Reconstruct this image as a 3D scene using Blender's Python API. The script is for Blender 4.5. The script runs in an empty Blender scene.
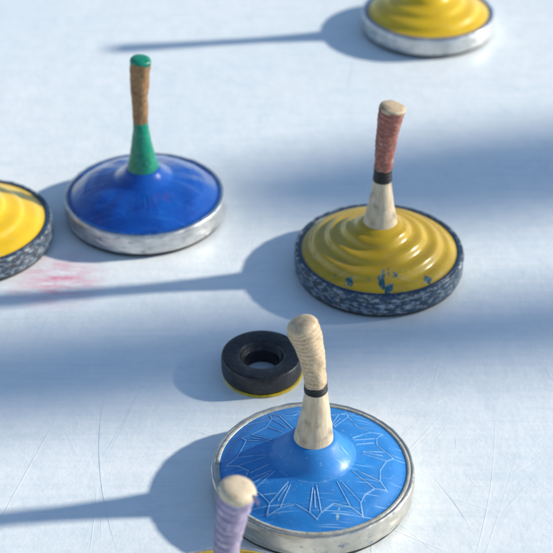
import bpy, math, random
import numpy as np
from mathutils import Vector
from mathutils import noise as mn
random.seed(4); rng=np.random.default_rng(4)
scene=bpy.context.scene
EL=math.radians(25.6); AZ=math.atan2(0.9907,0.1358)
S=Vector((math.cos(EL)*math.sin(AZ),math.cos(EL)*math.cos(AZ),math.sin(EL)))

# ---------------- world / sun ----------------
w=bpy.data.worlds.new("World"); scene.world=w; w.use_nodes=True
nt=w.node_tree; bg=nt.nodes["Background"]
sky=nt.nodes.new("ShaderNodeTexSky"); sky.sky_type='NISHITA'; sky.sun_disc=False
sky.sun_elevation=EL; sky.sun_rotation=AZ; sky.air_density=1.0; sky.dust_density=0.2; sky.ozone_density=2.0
nt.links.new(sky.outputs[0],bg.inputs[0]); bg.inputs[1].default_value=0.15
sd=bpy.data.lights.new("sun",'SUN'); sd.energy=5.0; sd.angle=math.radians(2.4); sd.color=(1.0,0.95,0.83)
so=bpy.data.objects.new("sun",sd); scene.collection.objects.link(so)
so.rotation_euler=S.to_track_quat('Z','Y').to_euler(); so.location=S*10

# ---------------- camera ----------------
cd=bpy.data.cameras.new("camera"); cam=bpy.data.objects.new("camera",cd); scene.collection.objects.link(cam)
cam.location=(0,0,1.505); cam.rotation_euler=(math.radians(90-35),0,0)
cd.sensor_width=36; cd.lens=36*1577/553; cd.clip_end=2000; cd.clip_start=0.05
cd.dof.use_dof=True; cd.dof.focus_distance=2.20; cd.dof.aperture_fstop=4.5
scene.camera=cam
scene.view_settings.view_transform='Standard'; scene.view_settings.look='None'; scene.view_settings.exposure=0

# ---------------- node helpers ----------------
class M:
    def __init__(s,name):
        s.m=bpy.data.materials.new(name); s.m.use_nodes=True; s.t=s.m.node_tree; s.b=s.t.nodes["Principled BSDF"]
        s.co=s.t.nodes.new("ShaderNodeTexCoord").outputs['Object']
    def L(s,a,b): s.t.links.new(a,b)
    def set(s,sock,v):
        if isinstance(v,bpy.types.NodeSocket): s.L(v,sock)
        else: sock.default_value=v
    def math(s,op,a,b=0.0,clamp=False):
        n=s.t.nodes.new("ShaderNodeMath"); n.operation=op; n.use_clamp=clamp
        s.set(n.inputs[0],a); s.set(n.inputs[1],b); return n.outputs[0]
    def noise(s,scale,detail=3,rough=0.55,vec=None,dist=0.0):
        n=s.t.nodes.new("ShaderNodeTexNoise"); n.inputs['Scale'].default_value=scale
        n.inputs['Detail'].default_value=detail; n.inputs['Roughness'].default_value=rough; n.inputs['Distortion'].default_value=dist
        s.L(vec or s.co,n.inputs['Vector']); return n.outputs[0]
    def mapv(s,rot=(0,0,0),scale=(1,1,1),loc=(0,0,0),vec=None):
        n=s.t.nodes.new("ShaderNodeMapping"); n.inputs['Rotation'].default_value=rot; n.inputs['Scale'].default_value=scale; n.inputs['Location'].default_value=loc
        s.L(vec or s.co,n.inputs['Vector']); return n.outputs[0]
    def rng(s,v,a,b,c=0.0,d=1.0):
        n=s.t.nodes.new("ShaderNodeMapRange"); n.inputs[1].default_value=a; n.inputs[2].default_value=b
        n.inputs[3].default_value=c; n.inputs[4].default_value=d; s.set(n.inputs[0],v); return n.outputs[0]
    def mix(s,f,a,b):
        n=s.t.nodes.new("ShaderNodeMix"); n.data_type='RGBA'; s.set(n.inputs[0],f)
        for i,v in ((6,a),(7,b)):
            if isinstance(v,tuple): v=(*v,1.0) if len(v)==3 else v
            s.set(n.inputs[i],v)
        return n.outputs[2]
    def attr(s,name):
        n=s.t.nodes.new("ShaderNodeAttribute"); n.attribute_name=name; return n.outputs['Fac']
    def near(s,p,r):
        n=s.t.nodes.new("ShaderNodeVectorMath"); n.operation='DISTANCE'; s.L(s.co,n.inputs[0]); n.inputs[1].default_value=p
        return s.rng(n.outputs['Value'],0,r,1,0)
    def bump(s,h,st=0.3,d=0.001):
        n=s.t.nodes.new("ShaderNodeBump"); n.inputs['Strength'].default_value=st; n.inputs['Distance'].default_value=d
        s.L(h,n.inputs['Height']); s.L(n.outputs[0],s.b.inputs['Normal'])
    def out(s,col=None,rough=None,metal=None,coat=None,spec=None):
        if isinstance(col,tuple): col=(*col,1.0)
        for k,v in (('Base Color',col),('Roughness',rough),('Metallic',metal),('Coat Weight',coat),('Specular IOR Level',spec)):
            if v is not None: s.set(s.b.inputs[k],v)
        return s.m

def paint(name,col,col2,light,chips=(),chipcol=(0.02,0.12,0.2),rough=0.28,smear=None,gro=0.6,scuff=0.35,coat=0.3,cr=0.18):
    m=M(name)
    c=m.mix(m.rng(m.noise(22,4),0.35,0.7),col,col2)
    sp=m.rng(m.noise(260,2,0.6),0.66,0.74)
    c=m.mix(m.math('MULTIPLY',sp,scuff),c,light)
    v=m.mapv(rot=(0,0,0.7),scale=(18,420,30)); s1=m.rng(m.noise(1,1,0.5,v),0.66,0.70)
    v=m.mapv(rot=(0,0,-0.5),scale=(14,380,30)); s2=m.rng(m.noise(1,1,0.5,v),0.67,0.71)
    sc=m.math('MULTIPLY',m.math('MAXIMUM',s1,s2),m.rng(m.noise(14,1),0.42,0.62,0,0.7))
    c=m.mix(m.math('MULTIPLY',sc,scuff*1.8),c,light)
    g=m.attr("groove")
    c=m.mix(m.math('MULTIPLY',m.math('MAXIMUM',g,0.0),m.rng(m.noise(70,2),0.35,0.58,gro*0.35,gro)),c,light)
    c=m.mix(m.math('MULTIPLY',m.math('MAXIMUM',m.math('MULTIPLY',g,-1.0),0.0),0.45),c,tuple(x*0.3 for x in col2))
    tot=None
    if smear:
        f=m.math('MULTIPLY',m.near(smear,0.022),m.rng(m.noise(70,3),0.48,0.62)); c=m.mix(m.math('MULTIPLY',f,0.5,True),c,(0.22,0.02,0.12))
    for p,r,th in chips:
        n=m.noise(75,4,0.65,m.mapv(scale=(1.3,0.7,1),loc=(p[0]*9,p[1]*7,0)))
        f=m.math('ADD',n,m.math('MULTIPLY',m.near(p,r),0.3)); f=m.rng(f,th,th+0.012)
        f=m.math('MULTIPLY',f,m.rng(m.near(p,r),0.0,0.1))
        tot=f if tot is None else m.math('MAXIMUM',tot,f)
    if tot is not None: c=m.mix(tot,c,m.mix(m.rng(m.noise(120,2),0.45,0.62),chipcol,(0.16,0.24,0.25)))
    r=m.rng(m.noise(35,3),0.3,0.7,rough*0.75,rough*1.6)
    m.bump(m.noise(110,2),0.25,0.0006)
    m.b.inputs['Coat Roughness'].default_value=cr
    return m.out(c,r,0.0,coat)

def steel(name,base,dark,thr,rough=0.3,chips=(0.03,0.08,0.2),metal=0.85,sc=80,zs=2.2,soft=0.05):
    m=M(name)
    v=m.mapv(scale=(1,1,zs))
    n=m.noise(sc,4,0.7,v); f=m.rng(n,thr,thr+soft)
    c=m.mix(m.rng(m.noise(25,3),0.3,0.7),base,tuple(x*0.62 for x in base))
    c=m.mix(f,c,m.mix(m.rng(m.noise(90,2),0.45,0.55),dark,chips))
    m.bump(m.noise(110,3),0.4,0.0012)
    return m.out(c,m.rng(m.noise(60,3),0.3,0.7,rough,rough*2),m.math('MULTIPLY',m.math('SUBTRACT',1.0,f),metal))

def fabric(name,c1,c2,scale=160,rough=0.8,sp=None,thr=(0.35,0.65),line=0.5):
    m=M(name); n=m.noise(scale,3,0.65); c=m.mix(m.rng(n,*thr),c1,c2)
    c=m.mix(m.rng(m.noise(30,3),0.4,0.75,0,0.5),c,tuple(x*0.6 for x in c1))
    if sp: c=m.mix(m.rng(m.noise(110,4,0.7),0.55,0.66,0,0.75),c,sp)
    c=m.mix(m.math('MULTIPLY',m.attr("groove"),line),c,tuple(x*0.35 for x in c1))
    m.bump(m.noise(420,2),0.6,0.001)
    return m.out(c,rough)

def wood(name,c1,c2,rough=0.5):
    m=M(name); v=m.mapv(scale=(240,240,22)); c=m.mix(m.rng(m.noise(1,3,0.6,v),0.35,0.7),c1,c2)
    c=m.mix(m.rng(m.noise(50,4),0.52,0.72,0,0.7),c,tuple(x*0.40 for x in c2))
    m.bump(m.noise(150,3),0.3,0.001)
    return m.out(c,rough)

def plain(name,c,rough,sc=60,var=0.6,light=None):
    m=M(name); cc=m.mix(m.rng(m.noise(sc,3),0.35,0.7),c,tuple(x*var for x in c))
    if light: cc=m.mix(m.rng(m.noise(130,3,0.7),0.58,0.7,0,0.6),cc,light)
    m.bump(m.noise(180,2),0.4,0.001)
    return m.out(cc,rough)

# ---------------- mesh helpers ----------------
def link(name,me,parent=None,loc=(0,0,0),mats=()):
    o=bpy.data.objects.new(name,me); scene.collection.objects.link(o); o.location=loc
    if parent: o.parent=parent
    for x in mats: me.materials.append(x)
    return o
def grid_mesh(name,P,attr=None,cap1=False):
    nr,ntt,_=P.shape
    idx=np.arange(nr*ntt).reshape(nr,ntt)
    a=idx[:-1,:]; b=idx[1:,:]
    f=np.stack([a,np.roll(a,-1,1),np.roll(b,-1,1),b],-1).reshape(-1,4)
    faces=f.tolist()
    if cap1: faces.append(idx[-1].tolist())
    me=bpy.data.meshes.new(name); me.from_pydata(P.reshape(-1,3).tolist(),[],faces)
    me.polygons.foreach_set("use_smooth",[True]*len(me.polygons))
    at=me.attributes.new("groove",'FLOAT','POINT')
    at.data.foreach_set("value",(attr if attr is not None else np.zeros((nr,ntt))).astype(np.float32).ravel())
    me.update(); return me
def lathe(name,prof,seg=160):
    th=np.linspace(0,2*np.pi,seg,endpoint=False)
    return grid_mesh(name,np.array([np.stack([r*np.cos(th),r*np.sin(th),np.full(seg,z)],-1) for r,z in prof]))
def smooth_profile(rs,zs,R,sig=0.002,n=2400):
    x=np.linspace(-0.02,0.16,n); z=np.interp(x,rs,zs); k=int(sig/(x[1]-x[0])*3)
    kk=np.exp(-0.5*(np.arange(-k,k+1)/(k/3))**2); kk/=kk.sum()
    z2=np.convolve(np.pad(z,k,mode='edge'),kk,mode='valid'); return np.interp(R,x,z2)

def star_segments(n,rot,seed):
    r=random.Random(seed); segs=[]
    pt=lambda rad,a:(rad*math.cos(a),rad*math.sin(a))
    A=[]
    for k in range(n):
        a=rot+k*2*math.pi/n+r.uniform(-.05,.05); w0=math.radians(2.2+r.uniform(-.6,.6)); w1=math.radians(4.6+r.uniform(-1.2,1.2))
        ro=0.102+r.uniform(-.006,.006); A.append((a,w1,ro))
        segs.append((pt(0.062+r.uniform(0,.006),a-w0),pt(ro,a-w1))); segs.append((pt(0.062+r.uniform(0,.008),a+w0),pt(ro,a+w1)))
        tip=pt(ro+0.014+r.uniform(-.005,.004),a+r.uniform(-.02,.02))
        segs.append((pt(ro,a-w1),tip)); segs.append((tip,pt(ro,a+w1)))
        if r.random()<.45: segs.append((pt(0.07,a+r.uniform(-.01,.01)),pt(0.095,a)))
        if r.random()<.5:
            b=a+math.pi/n+r.uniform(-.05,.05); segs.append((pt(0.064,b),pt(0.09,b+.02)))
    for k in range(n):
        a,w1,ro=A[k]; a2,w2,ro2=A[(k+1)%n]
        if k==n-1: a2+=2*math.pi
        mid=pt(0.096+r.uniform(-.008,.008),(a+a2)/2+r.uniform(-.05,.05))
        segs.append((pt(ro,a+w1),mid)); segs.append((mid,pt(ro2,a2-w2)))
    return segs
def segdist(X,Y,segs):
    D=np.full(X.shape,9.0)
    for (ax,ay),(bx,by) in segs:
        dx,dy=bx-ax,by-ay; l=dx*dx+dy*dy
        t=np.clip(((X-ax)*dx+(Y-ay)*dy)/l,0,1); D=np.minimum(D,np.hypot(X-ax-t*dx,Y-ay-t*dy))
    return D

R_BODY=0.1355
def body(style,rot=0.0,seed=1,nt_=640,nr=130):
    r=np.linspace(0.012,R_BODY,nr); th=np.linspace(0,2*np.pi,nt_,endpoint=False)
    Rr,T=np.meshgrid(r,th,indexing='ij'); X=Rr*np.cos(T); Y=Rr*np.sin(T)
    if style=='star':
        Z=smooth_profile([0,.026,.031,.038,.047,.056,.085,.110,.127,.1305,.1355],[.098,.098,.097,.0895,.0750,.0665,.0590,.052,.0435,.0435,.0425],Rr,0.0030)
        Z+=0.0005*(np.cos(12*(T-rot))*0.5+0.5)*np.exp(-((Rr-0.092)/0.014)**2)
        D=segdist(X,Y,star_segments(12,rot,seed)); g=np.exp(-(D/0.00115)**2)
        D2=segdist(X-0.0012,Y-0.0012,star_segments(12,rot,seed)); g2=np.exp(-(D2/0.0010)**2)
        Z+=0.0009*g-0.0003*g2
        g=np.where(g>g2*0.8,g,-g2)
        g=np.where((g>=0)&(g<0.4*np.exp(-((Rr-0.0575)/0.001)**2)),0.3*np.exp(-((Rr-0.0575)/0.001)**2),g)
        return grid_mesh("body",np.stack([X,Y,Z],-1),attr=g)
    if style=='dome':
        Z=smooth_profile([0,.026,.030,.038,.050,.065,.085,.105,.120,.128,.1355],[.099,.099,.096,.087,.0775,.0735,.0685,.0600,.0500,.0440,.0425],Rr,0.003)
        env=np.exp(-((Rr-0.088)/0.020)**2)
        Z+=0.0010*np.cos(9*(T-rot)+2*np.sin(3*T))*env
        D=segdist(X,Y,star_segments(12,rot,seed)); g=np.exp(-(D/0.0014)**2); Z+=0.0004*g
        return grid_mesh("body",np.stack([X,Y,Z],-1),attr=g*0.3)
    amp,pitch,wb={'swirl':(0.0056,0.0265,1.0),'gentle':(0.0026,0.030,0.4)}[style]
    Z=smooth_profile([0,.028,.036,.050,.075,.100,.120,.128,.1355],[.099,.099,.095,.0840,.0715,.0595,.0475,.0435,.0425],Rr,0.003)
    wob=wb*(0.045*np.sin(3*T+rot)+0.02*np.sin(7*T+2*rot))
    ph=(Rr-0.036)/pitch+(T-rot)/(2*np.pi)+wob
    saw=ph%1.0
    st=np.where(saw<0.70,saw/0.70,(1-saw)/0.30); st=st*st*(3-2*st)
    env=np.clip((Rr-0.036)/0.010,0,1)*np.clip((0.127-Rr)/0.014,0,1)
    Z+=amp*(st-0.3)*env
    return grid_mesh("body",np.stack([X,Y,Z],-1))

def ring_band():
    prof=[(.1310,.0415),(.1345,.0440),(.1372,.0446),(.1392,.0438),(.1402,.0415),(.1405,.036),(.1402,.026),(.1402,.016),(.1395,.0105),(.138,.0085),(.131,.0080)]
    P=[]; seg=256; th=np.linspace(0,2*np.pi,seg,endpoint=False)
    pr=np.array(prof); s=np.arange(len(pr)); q=np.linspace(0,len(pr)-1,44); rr=np.interp(q,s,pr[:,0]); zz=np.interp(q,s,pr[:,1])
    for r,z in zip(rr,zz):
        row=[]
        for a in th:
            d=0.0009*mn.noise(Vector((math.cos(a)*9,math.sin(a)*9,z*160)))
            row.append(((r+d)*math.cos(a),(r+d)*math.sin(a),z+d*0.4))
        P.append(row)
    return grid_mesh("steel_band",np.array(P))

def sweep(name,spine,radf,z0,z1,n=120,seg=72,turns=0,amp=0.0,rough=0.0,cap=0.0,seed=0):
    sp_pts=np.array(spine); deg=min(3,len(sp_pts)-1)
    cx=np.polyfit(sp_pts[:,2],sp_pts[:,0],deg); cy=np.polyfit(sp_pts[:,2],sp_pts[:,1],deg)
    dx=np.polyder(cx); dy=np.polyder(cy)
    th=np.linspace(0,2*np.pi,seg,endpoint=False); P=[]; G=[]
    rows=[(z,1.0,0.0) for z in np.linspace(z0,z1,n)]
    if cap>0:
        for t in np.linspace(0,1,16)[1:]:
            a=t*math.pi/2; rows.append((z1,max(0.02,math.cos(a)**0.75),math.sin(a)*cap))
    for z,rs,up in rows:
        tv=Vector((np.polyval(dx,z),np.polyval(dy,z),1)).normalized()
        u=Vector((1,0,0)); u=(u-tv*u.dot(tv)).normalized(); v=tv.cross(u)
        c=Vector((np.polyval(cx,z),np.polyval(cy,z),z))+tv*up
        r0=radf(z); row=[]; g=[]
        jit=0.35*mn.noise(Vector((z*60,seed,0)))
        for a in th:
            r=r0*rs; gg=0
            if turns:
                ph=((z-z0)/(z1-z0)*turns+jit+a/(2*math.pi)+0.10*mn.noise(Vector((math.cos(a),math.sin(a),z*50+seed))))%1.0
                r+=amp*(ph-0.5)*rs; gg=max(0,1-min(ph,1-ph)/0.09)*rs
            if rough: r+=rough*mn.noise(Vector((math.cos(a)*1.5+seed,math.sin(a)*1.5,z*70)))
            p=c+u*(r*math.cos(a))+v*(r*math.sin(a)); row.append(tuple(p)); g.append(gg)
        P.append(row); G.append(g)
    return grid_mesh(name,np.array(P),attr=np.array(G),cap1=True)

def interp_r(zs,rs):
    zs=np.array(zs); rs=np.array(rs)
    def f(z):
        s=0; ws=0
        for d in (-.006,-.003,0,.003,.006):
            ww=math.exp(-(d/.004)**2); s+=ww*np.interp(z+d,zs,rs); ws+=ww
        return float(s/ws)
    return f

def stock(x,y,style,mats,spine,rad,zc,zb,ztop,turns,amp,capc,cap_h=0.006,seed=1,patrot=0.0,hi=False,extra=None):
    e=bpy.data.objects.new("ice_stock",None); scene.collection.objects.link(e)
    e.location=(x,y,0); e.empty_display_size=0.05
    link("body",body(style,patrot,seed,960 if hi else 560,190 if hi else 120),e,(0,0,0),[mats['body']])
    bo=link("steel_band",ring_band(),e,(0,0,0),[mats['band']]); bo.rotation_euler=(0,0,seed*1.3)
    link("rim_ring",lathe("rim_ring",[(.1285,.0432),(.1295,.0447),(.1315,.0452),(.1335,.0450),(.1345,.0438)],256),e,(0,0,0),[mats['ring']])
    link("running_sole",lathe("running_sole",[(.001,.0005),(.128,.0005),(.134,.0012),(.1365,.0035),(.1368,.0075),(.134,.0088),(.125,.009)],200),e,(0,0,0),[mats['sole']])
    rf=interp_r(*rad)
    link("handle_cone",sweep("handle_cone",spine,rf,0.091,zc,90,rough=0.0008,seed=seed),e,(0,0,0),[mats['cone']])
    zz=zc
    if zb>zc:
        rb=lambda z:rf(z)+0.0008
        link("handle_tape",sweep("handle_tape",spine,rb,zc-0.001,zb,40,turns=3,amp=0.0010,rough=0.0008,seed=seed),e,(0,0,0),[mats['tape']])
        zz=zb
    link("grip",sweep("grip",spine,lambda z:rf(z)+0.0007,zz-0.001,ztop-0.001,260,80,turns=turns,amp=amp,rough=0.0014,seed=seed),e,(0,0,0),[mats['grip']])
    link("handle_cap",sweep("handle_cap",spine,lambda z:rf(z)+(0.0001 if capc<0.5 else 0.0010),ztop-0.004,ztop+capc*0.001,10,72,rough=0.0012,cap=cap_h,seed=seed+3),e,(0,0,0),[mats['cap']])
    if extra: extra(e)
    return e

# ---------------- materials ----------------
sole=plain("sole_black_rubber",(0.03,0.03,0.035),0.6)
steel_light=steel("steel_worn_light",(0.76,0.76,0.75),(0.24,0.26,0.28),0.57,0.28,(0.12,0.17,0.24),sc=60,soft=0.12)
steel_front=steel("steel_worn_warm",(0.74,0.70,0.62),(0.26,0.26,0.25),0.57,0.25,(0.08,0.17,0.32),sc=50,soft=0.12)
steel_dark=steel("steel_dark_paint_chipped",(0.48,0.53,0.57),(0.040,0.050,0.065),0.38,0.35,(0.025,0.065,0.12),0.7,sc=85,zs=2.4,soft=0.14)
blue_front=paint("paint_blue_light",(0.022,0.235,0.64),(0.017,0.19,0.54),(0.36,0.60,0.82),chips=[((0.03,-0.11,0.05),0.025,0.80)],chipcol=(0.35,0.5,0.62),rough=0.42,gro=0.7,scuff=0.5,coat=0.06,cr=0.3)
blue_left=paint("paint_blue_royal",(0.005,0.095,0.46),(0.003,0.05,0.32),(0.07,0.30,0.72),rough=0.17,smear=(0.035,-0.055,0.07),gro=0.2,scuff=0.2,coat=0.8,cr=0.08)
yel=paint("paint_yellow_mustard",(0.62,0.40,0.012),(0.49,0.30,0.012),(0.7,0.58,0.28),
   chips=[((-0.055,-0.098,0.055),0.030,0.735),((0.005,-0.112,0.05),0.048,0.738),((0.075,-0.095,0.05),0.030,0.735)],chipcol=(0.015,0.09,0.12),rough=0.22,scuff=0.25)
yel2=paint("paint_yellow_bright",(0.82,0.53,0.014),(0.74,0.45,0.012),(0.85,0.68,0.25),rough=0.25,scuff=0.2)
ring_blue=plain("rim_paint_navy",(0.012,0.05,0.12),0.35,90,0.5,(0.2,0.28,0.35))
ring_blue2=plain("rim_paint_blue_bright",(0.015,0.10,0.34),0.32,90,0.5,(0.2,0.3,0.45))
ring_brass=plain("rim_silver_edge",(0.52,0.50,0.42),0.3,90,0.6,(0.05,0.15,0.35))
wood_cream=wood("wood_cream",(0.64,0.50,0.33),(0.50,0.36,0.21))
wood_cream2=wood("wood_cream_pale",(0.70,0.58,0.42),(0.56,0.43,0.28))
green=plain("paint_green",(0.006,0.27,0.165),0.38,60,0.6,(0.1,0.38,0.27))
grip_cork=fabric("grip_brown_cork",(0.40,0.23,0.105),(0.25,0.13,0.055),150,0.7,(0.10,0.05,0.03))
grip_red=fabric("grip_red_tape",(0.41,0.165,0.125),(0.31,0.095,0.072),170,0.75,(0.60,0.42,0.33),line=0.4)
grip_cream=fabric("grip_cream_weave",(0.70,0.55,0.37),(0.55,0.40,0.25),260,0.8,(0.38,0.25,0.14),line=0.4)
grip_lilac=fabric("grip_lilac_tape",(0.42,0.36,0.50),(0.31,0.26,0.41),150,0.8,(0.62,0.57,0.68),line=0.5)
tape_black=plain("tape_black",(0.018,0.018,0.02),0.5)

def m(body,band,ring,cone,tape,grip,cap): return dict(body=body,band=band,ring=ring,cone=cone,tape=tape,grip=grip,cap=cap,sole=sole)

stock(0.0503,1.631,'star',m(blue_front,steel_front,ring_brass,wood_cream2,tape_black,grip_cream,wood_cream),
  [(0,0,.088),(.001,0,.13),(.003,0,.185),(-.005,0,.235),(-.019,0,.290)],
  ([.088,.10,.13,.17,.19,.21,.25,.275,.30],[.0285,.0268,.0215,.0160,.0142,.0145,.0178,.0208,.0215]),
  0.180,0.191,0.284,13,0.0007,0.2,0.010,seed=3,patrot=math.radians(-88),hi=True)
stock(0.170,2.168,'swirl',m(yel,steel_dark,ring_blue,wood_cream2,tape_black,grip_red,wood_cream),
  [(0,0,.088),(0,0,.13),(.000,0,.18),(.004,0,.25),(.014,0,.32)],
  ([.088,.10,.13,.17,.19,.21,.27,.305,.335],[.0295,.0275,.021,.0150,.0135,.0138,.0170,.0200,.0208]),
  0.178,0.199,0.308,12,0.0008,0.5,0.006,seed=8,patrot=math.radians(200),hi=True)
stock(-0.2308,2.341,'dome',m(blue_left,steel_light,ring_blue2,green,tape_black,grip_cork,green),
  [(0,0,.088),(0,0,.13),(0,0,.18),(.002,0,.25),(.007,0,.31)],
  ([.088,.10,.13,.17,.19,.21,.27,.31,.33],[.0290,.0270,.0200,.0138,.0120,.0124,.0152,.0175,.0175]),
  0.188,0.188,0.301,0,0.0,1.0,0.006,seed=12,patrot=math.radians(-75))
stock(-0.5234,2.251,'gentle',m(yel2,steel_dark,ring_blue,wood_cream,tape_black,grip_red,wood_cream),
  [(0,0,.088),(0,0,.13),(-.002,0,.18),(-.006,0,.25),(-.012,0,.32)],
  ([.088,.10,.13,.17,.19,.21,.27,.31,.33],[.0275,.0255,.0205,.0145,.013,.0135,.016,.019,.020]),
  0.182,0.195,0.312,12,0.001,0.5,0.006,seed=17,patrot=0.4)
stock(0.3225,3.071,'gentle',m(yel2,steel_light,ring_blue2,wood_cream2,tape_black,grip_cream,wood_cream),
  [(0,0,.088),(0,0,.13),(.002,0,.18),(0,0,.25),(-.006,0,.32)],
  ([.088,.10,.13,.17,.19,.21,.27,.31,.33],[.0275,.0255,.0205,.0145,.013,.0135,.016,.019,.020]),
  0.182,0.195,0.314,12,0.001,0.5,0.006,seed=21,patrot=2.4)
def tape_end(e):
    P=[]
    for i in range(8):
        t=i/7; x=.013+.021+.0085*t; z=.268-.004*t*t+.002*math.sin(t*5)
        P.append((x,-.010-.004*t,z+.005-.001*t)); P.append((x-.001,-.012-.003*t,z-.004+.002*t))
    me=bpy.data.meshes.new("tape_end"); me.from_pydata(P,[],[(2*i,2*i+1,2*i+3,2*i+2) for i in range(7)])
    link("tape_end",me,e,(-0.001,0,0),[grip_lilac])
stock(-0.0605,1.3365,'gentle',m(yel2,steel_light,plain("rim_paint_yellow",(0.6,0.42,0.05),0.4),wood_cream,tape_black,grip_lilac,wood_cream2),
  [(0,0,.088),(0,0,.13),(.001,0,.17),(.007,0,.22),(.0185,0,.28)],
  ([.088,.10,.13,.155,.17,.19,.24,.265,.30],[.0275,.0255,.0195,.0160,.0142,.0150,.0180,.0208,.0215]),
  0.145,0.152,0.270,10,0.0011,1.0,0.009,seed=26,patrot=1.4,extra=tape_end)

# ---------------- puck ----------------
pk=bpy.data.objects.new("rubber_puck",None); scene.collection.objects.link(pk); pk.location=(-0.0227,1.893,0)
m_=M("puck_black_rubber"); c=m_.mix(m_.rng(m_.noise(60,4,0.7),0.4,0.75),(0.010,0.010,0.012),(0.032,0.033,0.037))
c=m_.mix(m_.rng(m_.noise(160,4,0.7),0.62,0.74,0,0.5),c,(0.20,0.20,0.20)); m_.bump(m_.noise(140,3),0.6,0.0014)
rub=m_.out(c,m_.rng(m_.noise(50,3),0.3,0.7,0.28,0.55))
prof=[(.0255,.0015),(.0248,.008),(.0248,.018),(.0258,.0235),(.0275,.0258),(.0300,.0270),(.0318,.0300),(.0332,.0335),(.0350,.0352),(.0375,.0357),(.046,.0362),(.0565,.0366),(.0592,.0362),(.0607,.0348),(.0614,.0320),(.0615,.022),(.0613,.011),(.0606,.006),(.0590,.0045),(.0255,.0044)]
link("rubber_ring",lathe("rubber_ring",prof,160),pk,(0,0,0),[rub])
ypl=plain("puck_yellow_plastic",(0.70,0.50,0.02),0.4)
link("yellow_base",lathe("yellow_base",[(.040,.0005),(.0590,.0005),(.0608,.0012),(.0613,.0028),(.0604,.0042),(.040,.0043),(.040,.0005)],160),pk,(0.0018,-0.001,0),[ypl])

# ---------------- ice ----------------
m_=M("ice_surface")
big=m_.noise(2.6,3,0.6); fine=m_.noise(26,4,0.7)
c=m_.mix(m_.rng(big,0.36,0.66),(0.93,0.955,0.945),(0.84,0.895,0.905))
c=m_.mix(m_.rng(fine,0.44,0.70,0,0.55),c,(0.75,0.835,0.865))
sp=m_.rng(m_.noise(150,2,0.6),0.58,0.72,0,0.6); c=m_.mix(sp,c,(0.97,0.975,0.965))
streak=m_.rng(m_.noise(1,2,0.6,m_.mapv(rot=(0,0,0.4),scale=(6,70,1))),0.52,0.66,0,0.4); c=m_.mix(streak,c,(0.77,0.85,0.875))
streak=m_.rng(m_.noise(1,2,0.6,m_.mapv(rot=(0,0,-1.1),scale=(5,90,1))),0.52,0.66,0,0.4); c=m_.mix(streak,c,(0.97,0.975,0.965))
n=m_.t.nodes.new("ShaderNodeVectorMath"); n.operation='DISTANCE'; m_.L(m_.co,n.inputs[0]); n.inputs[1].default_value=(-0.365,2.14,0)
f=m_.math('MULTIPLY',m_.rng(n.outputs['Value'],0.0,0.095,1,0),m_.rng(m_.noise(20,3,0.7,m_.mapv(rot=(0,0,0.5),scale=(1,3,1))),0.32,0.70))
c=m_.mix(m_.math('MULTIPLY',f,1.2,True),c,(0.80,0.24,0.36))
h=m_.noise(14,4,0.7)
m_.bump(h,0.45,0.004)
ice=m_.out(c,m_.rng(big,0.3,0.7,0.30,0.5),0,0,0.4)
scr=M("ice_scratch_frost").out((0.97,0.975,0.97),0.6)
scr2=M("ice_scratch_cut").out((0.74,0.82,0.86),0.4)
V=[(-400,-400,0),(400,-400,0),(400,400,0),(-400,400,0)]; F=[(0,1,2,3)]; MI=[0]
rs=random.Random(23)
def ribbon(x,y,a,L,curv,wd,mi,z=0.0006):
    n=max(4,int(L/0.03)); base=len(V)
    ph=rs.uniform(0,9)
    for k in range(n+1):
        t=k/n; ww=wd*math.sin(math.pi*(0.04+0.92*t))*(0.6+0.4*math.sin(ph+t*17)**2)/2
        nxx,nyy=-math.sin(a),math.cos(a)
        V.append((x+nxx*ww,y+nyy*ww,z)); V.append((x-nxx*ww,y-nyy*ww,z))
        a+=curv*L/n+rs.uniform(-.01,.01); x+=math.cos(a)*L/n; y+=math.sin(a)*L/n
    for k in range(n): F.append((base+2*k,base+2*k+1,base+2*k+3,base+2*k+2)); MI.append(mi)
for k in range(1500):
    x=rs.uniform(-1.6,1.6); y=rs.uniform(0.9,4.2); fam=rs.choice([0.35,-0.6,1.3,-1.25,0.8,1.9])
    a=fam+rs.gauss(0,.25); L=rs.choice([.04,.05,.07,.10,.14,.2,.4])*rs.uniform(.6,1.4)
    mi=1 if rs.random()<.6 else 2; z=0.0005+0.0000002*k
    ribbon(x,y,a,L,rs.gauss(0,.8),rs.choice([.00025,.0003,.0004,.0006,.0009]),mi,z)
    if rs.random()<.25: ribbon(x+.006,y+.004,a,L*.8,0.2,.0003,mi,z+0.0000001)
me=bpy.data.meshes.new("ice"); me.from_pydata(V,[],F)
for q in (ice,scr,scr2): me.materials.append(q)
me.polygons.foreach_set("material_index",MI)
link("ice",me)

# ---------------- snow bank + unseen pine tree added to cast shadow bands (right side) ----------------
V=[];F=[];nx,ny=40,160
for j in range(ny):
    for i in range(nx):
        x=7.2+i*0.2; y=-14+j*0.25
        t=i/(nx-1); hgt=math.sin(min(1,t*1.1)*math.pi*0.9)*0.42
        e=min(1,j/12,(ny-1-j)/12)
        z=(hgt*e*(0.8+0.5*mn.noise(Vector((x*.6,y*.6,0))))+0.05*mn.noise(Vector((x*3,y*3,2)))*min(1,t*6)*e)-0.01
        V.append((x,y,z))
for j in range(ny-1):
    for i in range(nx-1):
        a=j*nx+i; F.append((a,a+1,a+nx+1,a+nx))
me=bpy.data.meshes.new("snow_bank"); me.from_pydata(V,[],F); me.polygons.foreach_set("use_smooth",[True]*len(F))
sm=M("snow"); sc_=sm.mix(sm.noise(4),(0.8,0.82,0.85),(0.72,0.75,0.8)); sm.bump(sm.noise(30,3),0.5,0.02)
link("snow_bank",me,None,(0,0,0),[sm.out(sc_,0.7)])

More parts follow.
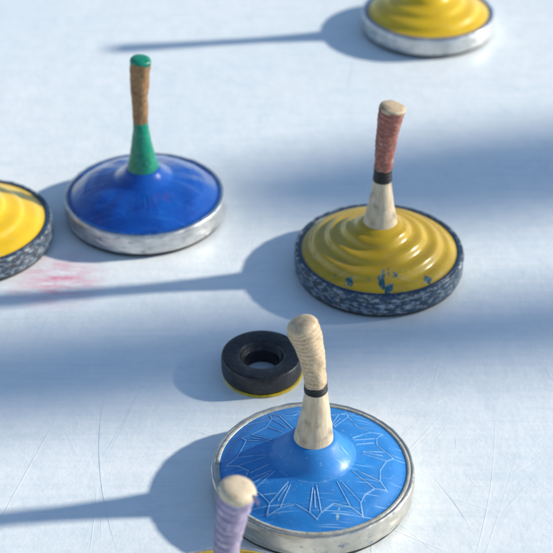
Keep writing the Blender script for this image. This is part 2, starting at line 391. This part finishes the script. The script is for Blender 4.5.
tree=bpy.data.objects.new("shadow_tree",None); scene.collection.objects.link(tree); tree.location=(9.0,6.6,0)  # out-of-view tree added to block sun and cast soft bands on the ice
T0=Vector((9.0,6.6,0))
bark=plain("shadow_tree_bark",(0.10,0.065,0.045),0.9,12,0.4)
ndl=plain("shadow_tree_needles",(0.035,0.065,0.03),0.6,6,0.5)
TV=[];TF=[]
def tube(pts,rads,seg=9):
    base=len(TV)
    for k,(p,r) in enumerate(zip(pts,rads)):
        d=(pts[min(k+1,len(pts)-1)]-pts[max(k-1,0)]).normalized()
        u=d.orthogonal().normalized(); v=d.cross(u)
        for s in range(seg):
            a=2*math.pi*s/seg; q=p+u*r*math.cos(a)+v*r*math.sin(a)-T0; TV.append(tuple(q))
    for k in range(len(pts)-1):
        for s in range(seg):
            a=base+k*seg+s; b=base+k*seg+(s+1)%seg; TF.append((a,b,b+seg,a+seg))
NV=[];NF=[]
def shadow_needles(center,rad,n,L=0.05,wd=0.006):
    for _ in range(n):
        d=Vector((random.gauss(0,1),random.gauss(0,1),random.gauss(0,1))); d=d.normalized()*rad*random.random()**0.45
        p=center+d-T0; dr=(d.normalized()+Vector((random.gauss(0,.7),random.gauss(0,.7),random.gauss(0,.7)))).normalized()
        s=dr.orthogonal().normalized(); s=(s*math.cos(random.random()*6)+dr.cross(s)*math.sin(random.random()*6))*wd
        q=dr*L*random.uniform(.6,1.3); b=len(NV)
        NV.extend([tuple(p-s),tuple(p+s),tuple(p+q+s*.3),tuple(p+q-s*.3)]); NF.append((b,b+1,b+2,b+3))
tp=[T0+Vector((0.05*math.sin(k*.9),0.05*math.cos(k*1.3),k*0.5)) for k in range(15)]
tube(tp,[0.17*(1-k/15)+0.015 for k in range(15)],14)
for k in range(70):
    z=3.0+random.random()*4.0; a=random.random()*6.283; l=(7.4-z)*0.26*random.uniform(.7,1.1)
    if z<3.6: l*=.6
    p0=T0+Vector((0,0,z)); d=Vector((math.cos(a),math.sin(a),0.15)); pts=[p0+d*l*t+Vector((0,0,-0.12*l*t*t)) for t in (0,.33,.66,1)]
    tube(pts,[.03,.022,.014,.006],6)
    for t in (.35,.55,.75,.95): shadow_needles(p0+d*l*t+Vector((0,0,-0.12*l*t*t)),0.10+0.14*(1-t*.5),90,0.09,0.008)
def lift(x,y,s): return Vector((x,y,0))+S*s
def shadow_bough(root_z,gpts,dens,thick=0.03,s=7.0):  # bough placed back along the sun rays so its shadow follows gpts
    pts=[lift(x,y,s) for x,y,r in gpts]
    p0=T0+Vector((0,0,root_z))
    allp=[p0,p0.lerp(pts[0],.35)+Vector((0,0,.12)),p0.lerp(pts[0],.7)+Vector((0,0,.08))]+pts
    n=len(allp); tube(allp,[thick*(1-.85*k/(n-1)) for k in range(n)],8)
    for t in (.5,.75): shadow_needles(p0.lerp(pts[0],t),0.16,350,0.08,0.008)
    for k in range(len(gpts)-1):
        a=gpts[k];b=gpts[k+1]; L=math.hypot(a[0]-b[0],a[1]-b[1]); m__=max(2,int(L/0.06))
        for i in range(m__):
            t=i/m__; x=a[0]+(b[0]-a[0])*t; y=a[1]+(b[1]-a[1])*t; r=a[2]+(b[2]-a[2])*t
            c=lift(x,y,s)+Vector((random.gauss(0,.04),random.gauss(0,.035),0))
            shadow_needles(c,r,int(dens*random.uniform(.4,1.5)),0.055,0.006)
shadow_bough(3.0,[(1.3,2.65,.12),(0.9,2.57,.13),(0.51,2.50,.12),(0.2,2.44,.10),(-0.05,2.40,.06)],300,s=4.8)
shadow_bough(2.7,[(0.9,1.99,.06),(0.45,1.95,.055),(0.05,1.91,.05)],14,thick=.016,s=6.0)
shadow_bough(2.5,[(1.0,2.05,.02),(0.0,1.97,.04),(-0.12,1.95,.08),(-0.4,1.895,.095),(-0.7,1.84,.10)],230,thick=.022,s=4.8)
me=bpy.data.meshes.new("shadow_tree_limbs"); me.from_pydata(TV,[],TF); me.polygons.foreach_set("use_smooth",[True]*len(TF)); link("shadow_tree_limbs",me,tree,(0,0,0),[bark])
me=bpy.data.meshes.new("shadow_needles"); me.from_pydata(NV,[],NF); link("shadow_needles",me,tree,(0,0,0),[ndl])
